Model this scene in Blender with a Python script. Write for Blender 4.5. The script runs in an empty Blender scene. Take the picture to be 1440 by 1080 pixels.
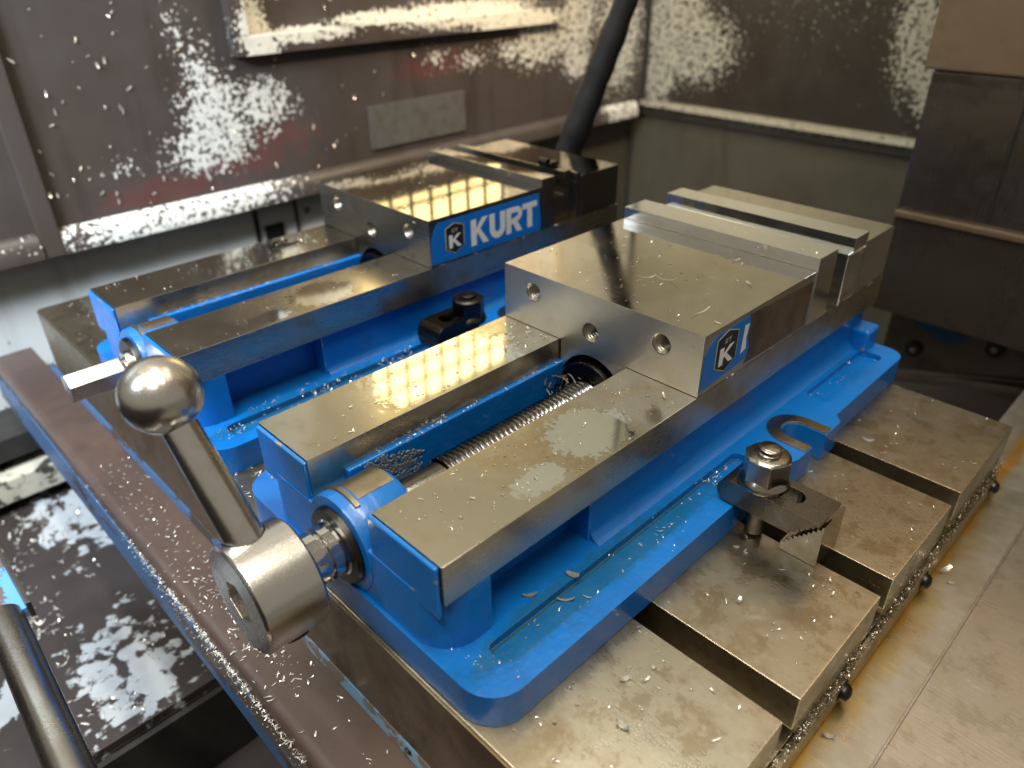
import bpy, bmesh, math, random
from mathutils import Vector, Matrix, noise as mnoise
random.seed(11)
S = 0.001                      # everything below is written in millimetres
sc = bpy.context.scene
COL = sc.collection

# ------------------------------------------------------------------ camera
R = ((0.7007690757351777, 0.7133139911404368, -0.010288466191107348),
     (0.35856132945419483, -0.3646500398614059, -0.8593393517401117),
     (-0.6167304723404747, 0.5985093971462568, -0.5113022843820658))
cam = bpy.data.cameras.new('camera')
camo = bpy.data.objects.new('camera', cam); COL.objects.link(camo)
right, down, fwd = (Vector(r) for r in R)
m3 = Matrix((right, -down, -fwd)).transposed()
camo.matrix_world = Matrix.Translation(Vector((255.53, -133.20, 294.42)) * S) @ m3.to_4x4()
cam.sensor_width = 36.0
cam.lens = 1046.97 / 1440 * 36.0
cam.clip_start = 0.01; cam.clip_end = 60
cam.dof.use_dof = True
cam.dof.focus_distance = 0.40
cam.dof.aperture_fstop = 6.5
sc.camera = camo

# ------------------------------------------------------------------ world, lamps, exposure
w = bpy.data.worlds.new('World'); sc.world = w; w.use_nodes = True
bg = w.node_tree.nodes['Background']
bg.inputs[1].default_value = 0.29
_t = w.node_tree; _c = _t.nodes.new('ShaderNodeTexCoord'); _x = _t.nodes.new('ShaderNodeSeparateXYZ'); _r = _t.nodes.new('ShaderNodeValToRGB')
_t.links.new(_c.outputs['Generated'], _x.inputs[0]); _m = _t.nodes.new('ShaderNodeMapRange'); _t.links.new(_x.outputs[2], _m.inputs[0]); _m.inputs[1].default_value = -1
_t.links.new(_m.outputs[0], _r.inputs[0]); _t.links.new(_r.outputs[0], bg.inputs[0])
_r.color_ramp.elements[0].position = 0.34; _r.color_ramp.elements[0].color = (0.16, 0.14, 0.12, 1)      # dim shop floor
_r.color_ramp.elements[1].position = 0.54; _r.color_ramp.elements[1].color = (1.0, 0.91, 0.74, 1)       # pale ceiling

def lamp(name, loc, target, sx, sy, power, color, spread=180):
    l = bpy.data.lights.new(name, 'AREA'); l.shape = 'RECTANGLE'
    l.size = sx * S; l.size_y = sy * S; l.energy = power; l.color = color; l.spread = math.radians(spread)
    o = bpy.data.objects.new(name, l); COL.objects.link(o)
    loc = Vector(loc) * S; o.location = loc
    o.rotation_euler = (Vector(target) * S - loc).to_track_quat('-Z', 'Y').to_euler()
    return o
WARM = (1.0, 0.93, 0.76)
lamp('ceiling_tube_lamp', (100, 900, 2000), (100, 900, 0), 1500, 130, 6.0, WARM)
lamp('ceiling_tube_lamp', (200, 60, 2000), (200, 60, 0), 1500, 130, 23.0, WARM)
lamp('ceiling_tube_lamp', (300, -800, 2000), (300, -800, 0), 1500, 130, 30.0, WARM)
lamp('machine_work_lamp', (-180, 640, 560), (-600, 700, 120), 120, 60, 1.3, (1.0, 0.72, 0.40), 120)
lamp('doorway_daylight_lamp', (-230, -520, 600), (-600, 80, 20), 300, 200, 4.2, (0.72, 0.85, 1.0), 85)
sc.view_settings.view_transform = 'Standard'
sc.view_settings.look = 'None'
sc.view_settings.exposure = 0.22
sc.view_settings.gamma = 1.0
sc.cycles.max_bounces = 7; sc.cycles.diffuse_bounces = 3; sc.cycles.glossy_bounces = 4; sc.cycles.transmission_bounces = 5
sc.cycles.caustics_reflective = False; sc.cycles.caustics_refractive = False

# ------------------------------------------------------------------ node helpers
class NT:
    def __init__(s, name):
        s.m = bpy.data.materials.new(name); s.m.use_nodes = True
        s.t = s.m.node_tree; s.b = s.t.nodes['Principled BSDF']
        s.co = s.t.nodes.new('ShaderNodeTexCoord').outputs['Object']
    def put(s, sock, v):
        if v is None: return
        if isinstance(v, bpy.types.NodeSocket): s.t.links.new(v, sock)
        elif isinstance(v, (tuple, list)) and len(v) == 3 and sock.type == 'RGBA': sock.default_value = (*v, 1)
        else: sock.default_value = v
    def set(s, **k):
        for n, v in k.items(): s.put(s.b.inputs[n.replace('_', ' ')], v)
    def noise(s, scale, detail=4, rough=0.55, vec=None, dist=0, out='Fac'):
        n = s.t.nodes.new('ShaderNodeTexNoise')
        s.put(n.inputs['Vector'], vec or s.co); n.inputs['Scale'].default_value = scale
        n.inputs['Detail'].default_value = detail; n.inputs['Roughness'].default_value = rough
        n.inputs['Distortion'].default_value = dist
        return n.outputs[out]
    def voro(s, scale, vec=None, feature='F1'):
        n = s.t.nodes.new('ShaderNodeTexVoronoi'); n.feature = feature
        s.put(n.inputs['Vector'], vec or s.co); n.inputs['Scale'].default_value = scale
        return n.outputs['Distance']
    def scale(s, v3, vec=None, loc=(0, 0, 0)):
        n = s.t.nodes.new('ShaderNodeMapping'); s.put(n.inputs['Vector'], vec or s.co)
        n.inputs['Scale'].default_value = v3; n.inputs['Location'].default_value = loc
        return n.outputs[0]
    def math(s, op, a, b=None, c=None, clamp=False):
        n = s.t.nodes.new('ShaderNodeMath'); n.operation = op; n.use_clamp = clamp
        s.put(n.inputs[0], a); s.put(n.inputs[1], b); s.put(n.inputs[2], c)
        return n.outputs[0]
    def ramp(s, f, lo, hi, a=0.0, b=1.0):
        n = s.t.nodes.new('ShaderNodeMapRange'); s.put(n.inputs[0], f)
        n.inputs[1].default_value = lo; n.inputs[2].default_value = hi
        n.inputs[3].default_value = a; n.inputs[4].default_value = b
        n.interpolation_type = 'SMOOTHSTEP'
        return n.outputs[0]
    def mix(s, f, a, b):
        n = s.t.nodes.new('ShaderNodeMix'); n.data_type = 'RGBA'
        s.put(n.inputs['Factor'], f); s.put(n.inputs[6], a); s.put(n.inputs[7], b)
        return n.outputs[2]
    def bump(s, h, strength, dist=0.001):
        n = s.t.nodes.new('ShaderNodeBump'); n.inputs['Strength'].default_value = strength
        n.inputs['Distance'].default_value = dist; s.put(n.inputs['Height'], h)
        s.t.links.new(n.outputs[0], s.b.inputs['Normal']); return n
    def xyz(s, vec=None):
        n = s.t.nodes.new('ShaderNodeSeparateXYZ'); s.put(n.inputs[0], vec or s.co); return n.outputs
    def blob(s, c, r):
        """1 at the centre c (mm), 0 on the ellipsoid of radii r (mm)"""
        n = s.t.nodes.new('ShaderNodeMapping'); n.vector_type = 'POINT'; s.put(n.inputs['Vector'], s.co)
        n.inputs['Scale'].default_value = [1000.0 / q for q in r]
        n.inputs['Location'].default_value = [-a / q for a, q in zip(c, r)]
        l = s.t.nodes.new('ShaderNodeVectorMath'); l.operation = 'LENGTH'; s.put(l.inputs[0], n.outputs[0])
        return s.math('SUBTRACT', 1.0, l.outputs['Value'])
    def blobs(s, L):
        v = None
        for c, r, *pk in L:
            b = s.blob(c, r)
            if pk: b = s.math('SUBTRACT', b, 1 - pk[0])
            v = b if v is None else s.math('MAXIMUM', v, b)
        return s.math('MAXIMUM', v, -1.5)
    def edge(s, radius=0.0015, k=0.985):
        n = s.t.nodes.new('ShaderNodeBevel'); n.samples = 4; n.inputs['Radius'].default_value = radius
        g = s.t.nodes.new('ShaderNodeNewGeometry')
        d = s.t.nodes.new('ShaderNodeVectorMath'); d.operation = 'DOT_PRODUCT'
        s.put(d.inputs[0], n.outputs[0]); s.put(d.inputs[1], g.outputs['Normal'])
        return s.ramp(d.outputs['Value'], 0.995, 0.93)

def steel(name, base=(0.50, 0.45, 0.37), stain=(0.27, 0.21, 0.13), r0=0.16, r1=0.36, stain_amt=0.55, grind=(1, 1, 1), bump=0.05, blobs=None, film=(0.60, 0.58, 0.52), film_rough=0.20, top=None, side=None, mottle=None, metal=1.0):
    n = NT(name)
    a = n.noise(14, 5, 0.6, dist=0.4); f = n.noise(900, 2, 0.5, vec=n.scale(grind)); d = n.noise(70, 4, 0.65)
    st = n.ramp(n.math('ADD', a, n.math('MULTIPLY', d, 0.35)), 0.62, 0.86, 0.0, stain_amt)
    col = n.mix(st, base, stain)
    col = n.mix(n.ramp(n.noise(260, 4, 0.7), 0.62, 0.75, 0, 0.35), col, tuple(c * 0.5 for c in stain))
    if mottle:
        q = n.noise(42, 6, 0.75, dist=0.15)
        col = n.mix(n.ramp(q, 0.50, 0.60, 0, 0.55), col, mottle[0]); col = n.mix(n.ramp(q, 0.43, 0.33, 0, 0.5), col, mottle[1])
    ro = n.math('ADD', n.ramp(a, 0.3, 0.75, r0, r1), n.math('MULTIPLY', n.math('SUBTRACT', f, 0.5), 0.14))
    if top:
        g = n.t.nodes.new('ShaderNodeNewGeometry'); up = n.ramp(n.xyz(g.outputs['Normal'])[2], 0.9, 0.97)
        wet = n.math('ADD', n.ramp(a, 0.35, 0.7, top[0], top[1]), n.math('MULTIPLY', n.ramp(d, 0.5, 0.8), 0.06))
        ro = n.math('ADD', n.math('MULTIPLY', ro, n.math('SUBTRACT', 1.0, up)), n.math('MULTIPLY', up, wet))
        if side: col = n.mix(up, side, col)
    if blobs:
        m = n.ramp(n.math('ADD', n.blobs(blobs), n.math('MULTIPLY', n.math('SUBTRACT', n.noise(240, 5, 0.72), 0.5), 1.5)), -0.03, 0.05)
        if top: m = n.math('MULTIPLY', m, up)
        col = n.mix(m, col, film); ro = n.math('ADD', n.math('MULTIPLY', ro, n.math('SUBTRACT', 1.0, m)), n.math('MULTIPLY', m, film_rough))
    n.set(Base_Color=col, Metallic=metal, Roughness=ro)
    n.bump(f, bump, 0.0006)
    return n.m

def paint(name, base, base2, chip=(0.16, 0.15, 0.14), rough=0.28, edge_amt=0.5, peel=0.42, green=None, worn=False):
    n = NT(name)
    col = n.mix(n.ramp(n.noise(9, 4), 0.35, 0.7), base, base2)
    grime = n.ramp(n.noise(35, 5, 0.7), 0.50, 0.78, 0, 0.42)
    col = n.mix(grime, col, tuple(c * 0.25 + 0.01 for c in base))
    if green:
        g = n.ramp(n.math('ADD', n.blobs(green), n.math('MULTIPLY', n.math('SUBTRACT', n.noise(120, 5, 0.7), 0.5), 1.6)), -0.15, 0.35, 0, 0.55)
        col = n.mix(g, col, (0.008, 0.07, 0.09))
    ch = n.ramp(n.noise(130, 4, 0.65), 0.60, 0.64) if worn else n.ramp(n.noise(150, 4, 0.7), 0.715, 0.73)
    col = n.mix(ch, col, chip)
    n.set(Base_Color=col, Roughness=n.ramp(n.noise(60, 4), 0.3, 0.8, rough, rough + 0.17), Metallic=n.math('MULTIPLY', ch, 0.7))
    n.b.inputs['Coat Weight'].default_value = 0.25; n.b.inputs['Coat Roughness'].default_value = 0.12
    h = n.math('ADD', n.noise(320, 2, 0.5), n.math('MULTIPLY', n.noise(55, 3), 1.4))
    n.bump(h, peel, 0.0005)
    return n.m

def wall_mat(name, white_blobs, red_blobs, base=(0.066, 0.056, 0.055), base2=(0.056, 0.042, 0.034), white=(0.66, 0.67, 0.64), fine=430, bias=0.0, spots=False, amp=2.9, cap=0.34, above=None):
    n = NT(name)
    col = n.mix(n.ramp(n.noise(4, 5, 0.6), 0.35, 0.7), base, base2)
    drip = n.noise(30, 4, 0.6, vec=n.scale((1, 1, 0.12)))
    col = n.mix(n.ramp(drip, 0.5, 0.75, 0, 0.5), col, tuple(c * 0.55 for c in base2))
    if red_blobs:
        rm = n.ramp(n.math('ADD', n.blobs(red_blobs), n.math('MULTIPLY', n.math('SUBTRACT', n.noise(60, 4, 0.6), 0.5), 2.6)), -0.1, 0.7, 0, 0.34)
        col = n.mix(rm, col, (0.17, 0.035, 0.03))
    ro = n.ramp(n.noise(22, 5), 0.3, 0.75, 0.34, 0.55); hgt = n.math('MULTIPLY', n.noise(400, 3), 0.15)
    if white_blobs:
        cr = n.math('SUBTRACT', 0.42, n.voro(fine * 0.55, n.scale((1, 1, 1), n.noise(40, 2, out='Color')) if False else None))
        f = n.math('ADD', n.math('MULTIPLY', n.math('SUBTRACT', n.noise(fine * 0.36, 4, 0.62), 0.5), amp), n.math('MULTIPLY', cr, 0.8))
        v = n.math('ADD', n.math('MINIMUM', n.blobs(white_blobs), cap), f)
        if above: v = n.math('ADD', v, n.ramp(n.xyz()[2], above[0] * S, above[1] * S, 0, 2.4))
        wm = n.ramp(v, -0.04 - bias, 0.22 - bias)
        wc = n.mix(n.ramp(n.noise(60, 4), 0.4, 0.8), white, tuple(c * 0.78 for c in white))
        col = n.mix(wm, col, wc); hgt = n.math('ADD', hgt, wm)
    if spots:
        sp = n.ramp(n.math('ADD', n.voro(28), n.math('MULTIPLY', n.noise(90, 4), 0.35)), 0.33, 0.29, 0, 0.85)
        col = n.mix(sp, col, (0.09, 0.085, 0.075))
    n.set(Base_Color=col, Roughness=ro)
    n.bump(hgt, 0.4, 0.0006)
    return n.m

def plain(name, col, rough=0.4, metal=0.0, var=0.3, bump=0.1, scale=80):
    n = NT(name)
    c = n.mix(n.ramp(n.noise(scale, 5, 0.65), 0.35, 0.75), col, tuple(q * (1 - var) for q in col))
    n.set(Base_Color=c, Roughness=n.ramp(n.noise(scale * 0.6, 4), 0.3, 0.8, rough, min(1, rough + 0.18)), Metallic=metal)
    n.bump(n.noise(scale * 5, 3), bump, 0.0005)
    return n.m

def emit(name, col, strength):
    n = NT(name); n.set(Base_Color=(0, 0, 0), Emission_Color=col); n.b.inputs['Emission Strength'].default_value = strength
    n.b.inputs['Specular IOR Level'].default_value = 0
    return n.m

# ------------------------------------------------------------------ mesh helpers
def box(bm, x0, x1, y0, y1, z0, z1):
    v = [bm.verts.new((x * S, y * S, z * S)) for z in (z0, z1) for x, y in ((x0, y0), (x1, y0), (x1, y1), (x0, y1))]
    for f in ((3, 2, 1, 0), (4, 5, 6, 7), (0, 1, 5, 4), (1, 2, 6, 5), (2, 3, 7, 6), (3, 0, 4, 7)):
        bm.faces.new([v[i] for i in f])
def prism(bm, pts, ax, a, b):
    """polygon in the two other axes (xy for z, yz for x, xz for y) swept from a to b along ax"""
    def P(p, c):
        q = {'z': (p[0], p[1], c), 'x': (c, p[0], p[1]), 'y': (p[0], c, p[1])}[ax]
        return bm.verts.new([k * S for k in q])
    A = [P(p, a) for p in pts]; B = [P(p, b) for p in pts]
    bm.faces.new(A); bm.faces.new(B[::-1])
    for i in range(len(pts)):
        j = (i + 1) % len(pts); bm.faces.new((A[j], A[i], B[i], B[j]))
def ring_frame(p0, p1):
    d = (Vector(p1) - Vector(p0)).normalized()
    u = d.orthogonal().normalized(); return d, u, d.cross(u)
def cyl(bm, p0, p1, r0, r1=None, seg=32, caps=True, phase=0.0):
    prof = [(0, r0), (1, r0 if r1 is None else r1)]
    lathe(bm, p0, p1, prof, seg, caps, phase)
def lathe(bm, p0, p1, prof, seg=32, caps=True, phase=0.0):
    p0 = Vector(p0); p1 = Vector(p1); d, u, v = ring_frame(p0, p1)
    rings = []
    for t, r in prof:
        c = p0.lerp(p1, t)
        rings.append([bm.verts.new((c + (u * math.cos(phase + 2 * math.pi * k / seg) + v * math.sin(phase + 2 * math.pi * k / seg)) * r) * S) for k in range(seg)])
    for a, b in zip(rings, rings[1:]):
        for k in range(seg):
            bm.faces.new((a[k], a[(k + 1) % seg], b[(k + 1) % seg], b[k]))
    if caps:
        bm.faces.new(rings[0][::-1]); bm.faces.new(rings[-1])
def arc(cx, cy, r, a0, a1, n=8):
    return [(cx + r * math.cos(math.radians(a0 + (a1 - a0) * i / n)), cy + r * math.sin(math.radians(a0 + (a1 - a0) * i / n))) for i in range(n + 1)]

EDGE = {}
def finish(bm, bevel=0, seg=2, ang=35, idx=0):
    bmesh.ops.recalc_face_normals(bm, faces=bm.faces)
    if bevel:
        es = [e for e in bm.edges if len(e.link_faces) == 2 and e.calc_face_angle(0) > math.radians(ang)]
        bmesh.ops.bevel(bm, geom=es, offset=bevel * S, segments=seg, profile=0.6, affect='EDGES', clamp_overlap=True, material=idx)
def obj(name, bm, mat, parent=None, bevel=0, seg=2, smooth=True, wn=True):
    worn = EDGE.get(mat.name) if mat else None
    finish(bm, bevel, seg, idx=1 if worn else 0)
    me = bpy.data.meshes.new(name); bm.to_mesh(me); bm.free()
    if mat: me.materials.append(mat)
    if worn: me.materials.append(worn)
    if smooth:
        for p in me.polygons: p.use_smooth = True
        me.set_sharp_from_angle(angle=math.radians(40))
    o = bpy.data.objects.new(name, me); COL.objects.link(o)
    if smooth and wn and bevel:
        md = o.modifiers.new('weighted', 'WEIGHTED_NORMAL'); md.keep_sharp = True
    if parent: o.parent = parent
    return o
def B(): return bmesh.new()
def bx(name, dims, mat, parent=None, bevel=0.5):
    bm = B(); box(bm, *dims); return obj(name, bm, mat, parent, bevel)
def cut(bm, cutters):
    """bmesh minus a list of bmeshes (exact boolean), returned as a new bmesh"""
    bmesh.ops.recalc_face_normals(bm, faces=bm.faces)
    me = bpy.data.meshes.new('t'); bm.to_mesh(me); bm.free(); o = bpy.data.objects.new('t', me); COL.objects.link(o); tmp = [o]
    for c in cutters:
        bmesh.ops.recalc_face_normals(c, faces=c.faces)
        cm = bpy.data.meshes.new('c'); c.to_mesh(cm); c.free(); co = bpy.data.objects.new('c', cm); COL.objects.link(co); tmp.append(co)
        md = o.modifiers.new('b', 'BOOLEAN'); md.operation = 'DIFFERENCE'; md.solver = 'EXACT'; md.object = co
    dg = bpy.context.evaluated_depsgraph_get(); dg.update()
    me2 = bpy.data.meshes.new_from_object(o.evaluated_get(dg))
    r = B(); r.from_mesh(me2)
    for t in tmp:
        d = t.data; bpy.data.objects.remove(t); bpy.data.meshes.remove(d)
    bpy.data.meshes.remove(me2)
    bmesh.ops.remove_doubles(r, verts=r.verts, dist=1e-6)
    return r
def tag(o, label, cat, group=None):
    o['label'] = label; o['category'] = cat
    if group: o['group'] = group
    return o
def empty(name, loc, label, cat, group=None):
    o = bpy.data.objects.new(name, None); COL.objects.link(o); o.location = Vector(loc) * S
    o.empty_display_size = 0.02
    return tag(o, label, cat, group)
def struct(o): o['kind'] = 'structure'; return o

# ------------------------------------------------------------------ materials
LW = -600.0
white_left = [((LW, 240, 128), (40, 40, 45)), ((LW, 228, 95), (40, 50, 26)), ((LW, 228, 175), (30, 34, 70), 0.42), ((LW, 212, 222), (30, 24, 40), 0.26), ((LW, 300, 136), (40, 34, 26)), ((LW, 335, 128), (40, 34, 26), 0.2), ((LW, 305, 104), (40, 30, 20), 0.25),
              ((LW, 125, 93), (40, 52, 24), 0.12), ((LW, 185, 92), (40, 50, 26), 0.22), ((LW, 560, 158), (40, 45, 34), 0.22), ((LW, 625, 152), (40, 60, 34), 0.3), ((LW, 705, 155), (40, 70, 34), 0.4),
              ((LW, 765, 160), (40, 60, 32)), ((LW, 840, 185), (40, 55, 60)), ((LW, 850, 130), (40, 32, 30)), ((LW, 960, 160), (40, 60, 95)), ((LW, 880, 260), (60, 120, 60)),
              ((LW, 900, 480), (60, 210, 240))]
red_left = [((LW, 175, 60), (60, 90, 20)), ((LW, 270, 75), (60, 70, 18)), ((LW, 310, 95), (60, 60, 20)), ((LW, 560, 150), (60, 90, 20))]
M_wall = wall_mat('stained_wall_sheet', white_left, red_left, above=(290, 420))
M_low = wall_mat('white_wall_paint', None, None, base=(0.66, 0.69, 0.70), base2=(0.60, 0.63, 0.62), spots=True)
M_back = wall_mat('back_wall_sheet', [((-560, 1041, 215), (75, 50, 120)), ((-520, 1041, 140), (90, 50, 60)), ((-575, 1041, 90), (40, 50, 50)), ((-140, 1041, 200), (45, 50, 100)), ((-118, 1041, 120), (22, 50, 50)),
                                      ((-100, 1041, 760), (900, 50, 420))], None, base=(0.027, 0.021, 0.015), base2=(0.032, 0.024, 0.016), white=(0.40, 0.39, 0.32), above=(245, 300))
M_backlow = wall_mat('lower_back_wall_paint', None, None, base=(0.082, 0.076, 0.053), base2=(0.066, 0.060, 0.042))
M_ledge = wall_mat('ledge_paint', [((LW, 180, 40), (60, 130, 30)), ((LW, 980, 40), (80, 60, 40)), ((-300, 1041, 40), (330, 60, 40)), ((LW, 300, 210), (60, 26, 40)), ((LW, 370, 205), (60, 70, 9)), ((LW, 620, 215), (60, 160, 20)), ((LW, 700, 200), (60, 110, 20))], None, white=(0.72, 0.72, 0.68), bias=0.02, amp=2.2)
M_bledge = wall_mat('back_ledge_paint', [((-300, 1030, 41), (340, 60, 10))], None, base=(0.05, 0.042, 0.03), base2=(0.05, 0.04, 0.03), white=(0.27, 0.255, 0.20), bias=0.12, amp=1.6)
M_floor = wall_mat('flaking_pan_paint', [((-250, -78, -220), (75, 48, 80)), ((-500, -45, -220), (75, 40, 80)), ((-300, -165, -220), (40, 40, 80))], None, base=(0.045, 0.036, 0.036), base2=(0.035, 0.028, 0.026), white=(0.42, 0.45, 0.48), fine=150, amp=3.4, bias=-0.16, cap=0.6)
M_dark = plain('dark_grimy_metal', (0.035, 0.032, 0.030), 0.5, 0.3)
M_black = plain('black_rubber', (0.010, 0.010, 0.010), 0.45, 0.0)
M_cream = wall_mat('cream_flaking_paint', [((-600, -60, -215), (80, 90, 60))], None, base=(0.06, 0.05, 0.045), base2=(0.05, 0.04, 0.035), white=(0.55, 0.52, 0.42), fine=120, bias=0.25)
M_rail = steel('ground_way_steel', base=(0.53, 0.475, 0.375), stain=(0.36, 0.27, 0.15), grind=(1, 0.06, 1), stain_amt=0.75, r0=0.24, r1=0.40, top=(0.16, 0.30),
               blobs=[((54, 117, 76), (20, 24, 10)), ((64, 70, 76), (9, 16, 10)), ((-50, 108, 76), (40, 50, 10))], film_rough=0.055, bump=0.008, film=(0.70, 0.69, 0.62))  # oil film patches, lightened to carry a pale wall reflection in the colour
M_jaw = steel('ground_jaw_steel', base=(0.58, 0.545, 0.475), stain=(0.42, 0.36, 0.27), r0=0.30, r1=0.42, stain_amt=0.45, grind=(0.06, 1, 1), top=(0.05, 0.11), bump=0.012)
M_shadejaw = steel('shaded_side_jaw_steel', base=(0.44, 0.40, 0.33), stain=(0.26, 0.21, 0.14), r0=0.26, r1=0.38, grind=(0.06, 1, 1), top=(0.02, 0.05), bump=0.006, side=(0.20, 0.185, 0.16))  # side faces darkened by normal: dim reflections put into the base colour
M_alu = steel('milled_aluminium', base=(0.90, 0.905, 0.91), stain=(0.78, 0.77, 0.74), r0=0.07, r1=0.16, stain_amt=0.25, grind=(0.05, 1, 1))
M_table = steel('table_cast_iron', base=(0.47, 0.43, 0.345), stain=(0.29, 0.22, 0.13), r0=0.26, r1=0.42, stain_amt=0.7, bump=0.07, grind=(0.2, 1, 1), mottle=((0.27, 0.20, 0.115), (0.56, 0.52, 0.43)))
EDGE[M_table.name] = steel('table_edge_highlight', base=(0.72, 0.64, 0.50), r0=0.2, r1=0.3, stain_amt=0.3)  # edge highlight put into a brighter base colour
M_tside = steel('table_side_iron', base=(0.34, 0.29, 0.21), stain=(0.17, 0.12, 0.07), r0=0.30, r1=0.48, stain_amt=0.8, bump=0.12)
M_handle = steel('turned_handle_steel', base=(0.62, 0.60, 0.57), stain=(0.38, 0.30, 0.24), r0=0.20, r1=0.31, stain_amt=0.5)
M_chrome = steel('polished_steel', base=(0.62, 0.60, 0.57), stain=(0.5, 0.45, 0.4), r0=0.05, r1=0.13, stain_amt=0.2)
M_clamp = steel('blackened_clamp_steel', base=(0.18, 0.16, 0.14), stain=(0.09, 0.075, 0.06), r0=0.24, r1=0.38)
M_nut = steel('zinc_nut_steel', base=(0.33, 0.30, 0.26), stain=(0.20, 0.17, 0.13), r0=0.16, r1=0.28)
M_screw = steel('oily_screw_steel', base=(0.20, 0.185, 0.165), stain=(0.12, 0.10, 0.08), r0=0.12, r1=0.22)
M_oxide = steel('black_oxide_steel', base=(0.045, 0.042, 0.040), stain=(0.03, 0.028, 0.025), r0=0.25, r1=0.4)
M_stain = steel('stainless_cover_sheet', base=(0.48, 0.475, 0.45), stain=(0.36, 0.345, 0.30), r0=0.28, r1=0.40, grind=(0.05, 1, 1), stain_amt=0.4, bump=0.12, mottle=((0.33, 0.31, 0.265), (0.64, 0.64, 0.61)))
M_col = steel('oily_column_sheet', base=(0.165, 0.14, 0.118), stain=(0.085, 0.066, 0.05), metal=0.85, r0=0.20, r1=0.34, stain_amt=0.7, grind=(1, 1, 0.04), bump=0.03)
M_colup = steel('warm_column_sheet', base=(0.24, 0.17, 0.11), stain=(0.16, 0.11, 0.07), metal=0.6, r0=0.30, r1=0.45, stain_amt=0.5, grind=(1, 1, 0.04), bump=0.03)
M_blue = paint('blue_vise_paint', (0.002, 0.146, 0.51), (0.002, 0.122, 0.44), green=[((88, 100, 18), (12, 110, 8)), ((88, 60, 18), (12, 60, 8))])
EDGE[M_blue.name] = paint('worn_highlit_blue_edge', (0.002, 0.158, 0.56), (0.003, 0.165, 0.58), chip=(0.42, 0.38, 0.31), worn=True, rough=0.12)  # chipped edge wear, with the blue lightened as a painted edge highlight
M_trough = paint('brown_trough_paint', (0.085, 0.054, 0.043), (0.058, 0.039, 0.034), chip=(0.30, 0.22, 0.16), rough=0.34, peel=0.2)
def flaky(name, top, under, thr=0.5):
    n = NT(name); m = n.ramp(n.math('ADD', n.noise(45, 6, 0.7, vec=n.scale((0.35, 1, 1))), n.math('MULTIPLY', n.noise(300, 4), 0.12)), thr, thr + 0.03)
    n.set(Base_Color=n.mix(m, top, under), Roughness=0.42); n.bump(m, 0.5, 0.0005); return n.m
M_strip = flaky('flaking_light_blue_paint', (0.11, 0.23, 0.34), (0.11, 0.072, 0.055), 0.52)
M_strip3 = flaky('light_blue_strip_paint', (0.15, 0.27, 0.38), (0.15, 0.11, 0.08), 0.56)
M_strip2 = flaky('flaking_dark_blue_paint', (0.045, 0.10, 0.20), (0.05, 0.037, 0.032), 0.60)
M_bracket = flaky('flaking_bracket_paint', (0.12, 0.34, 0.72), (0.14, 0.11, 0.10), 0.58)
M_chip = steel('bright_metal_chips', base=(0.86, 0.84, 0.79), stain=(0.74, 0.68, 0.56), r0=0.2, r1=0.34, stain_amt=0.25, metal=0.65)
M_greyplate = plain('grey_plate', (0.125, 0.118, 0.108), 0.38, 0.2)
M_sblue = plain('sticker_blue', (0.006, 0.15, 0.56), 0.30, 0, 0.12, 0.02)
M_swhite = plain('sticker_white', (0.74, 0.74, 0.72), 0.35, 0, 0.08, 0.02)
M_sblack = plain('sticker_black', (0.008, 0.008, 0.009), 0.35, 0, 0.1, 0.02)
M_syel = plain('sticker_yellow', (0.62, 0.52, 0.10), 0.35, 0, 0.1, 0.02)
M_sgrey = plain('sticker_grey', (0.30, 0.30, 0.30), 0.35, 0, 0.1, 0.02)
M_resid = plain('adhesive_residue', (0.13, 0.085, 0.05), 0.42, 0.25, 0.6, 0.3, 45)
M_residue = plain('dried_coolant_line', (0.012, 0.060, 0.075), 0.5, 0, 0.5)
M_hose = plain('oily_black_hose', (0.010, 0.009, 0.008), 0.55, 0.0, 0.6, 0.5, 40)
M_rod = steel('guide_rod_steel', base=(0.42, 0.39, 0.34), stain=(0.25, 0.21, 0.17), r0=0.2, r1=0.34, stain_amt=0.6)
def water():
    n = NT('coolant_drop'); n.set(Base_Color=(0.9, 0.92, 0.95), Roughness=0.02); n.b.inputs['Transmission Weight'].default_value = 1.0
    n.b.inputs['IOR'].default_value = 1.36; return n.m
M_drop = water()
M_bead = plain('coolant_bead', (0.30, 0.34, 0.38), 0.06, 0.6, 0.2, 0.0)
M_holes = steel('tapped_hole_steel', base=(0.30, 0.27, 0.22), r0=0.3, r1=0.4)
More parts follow.
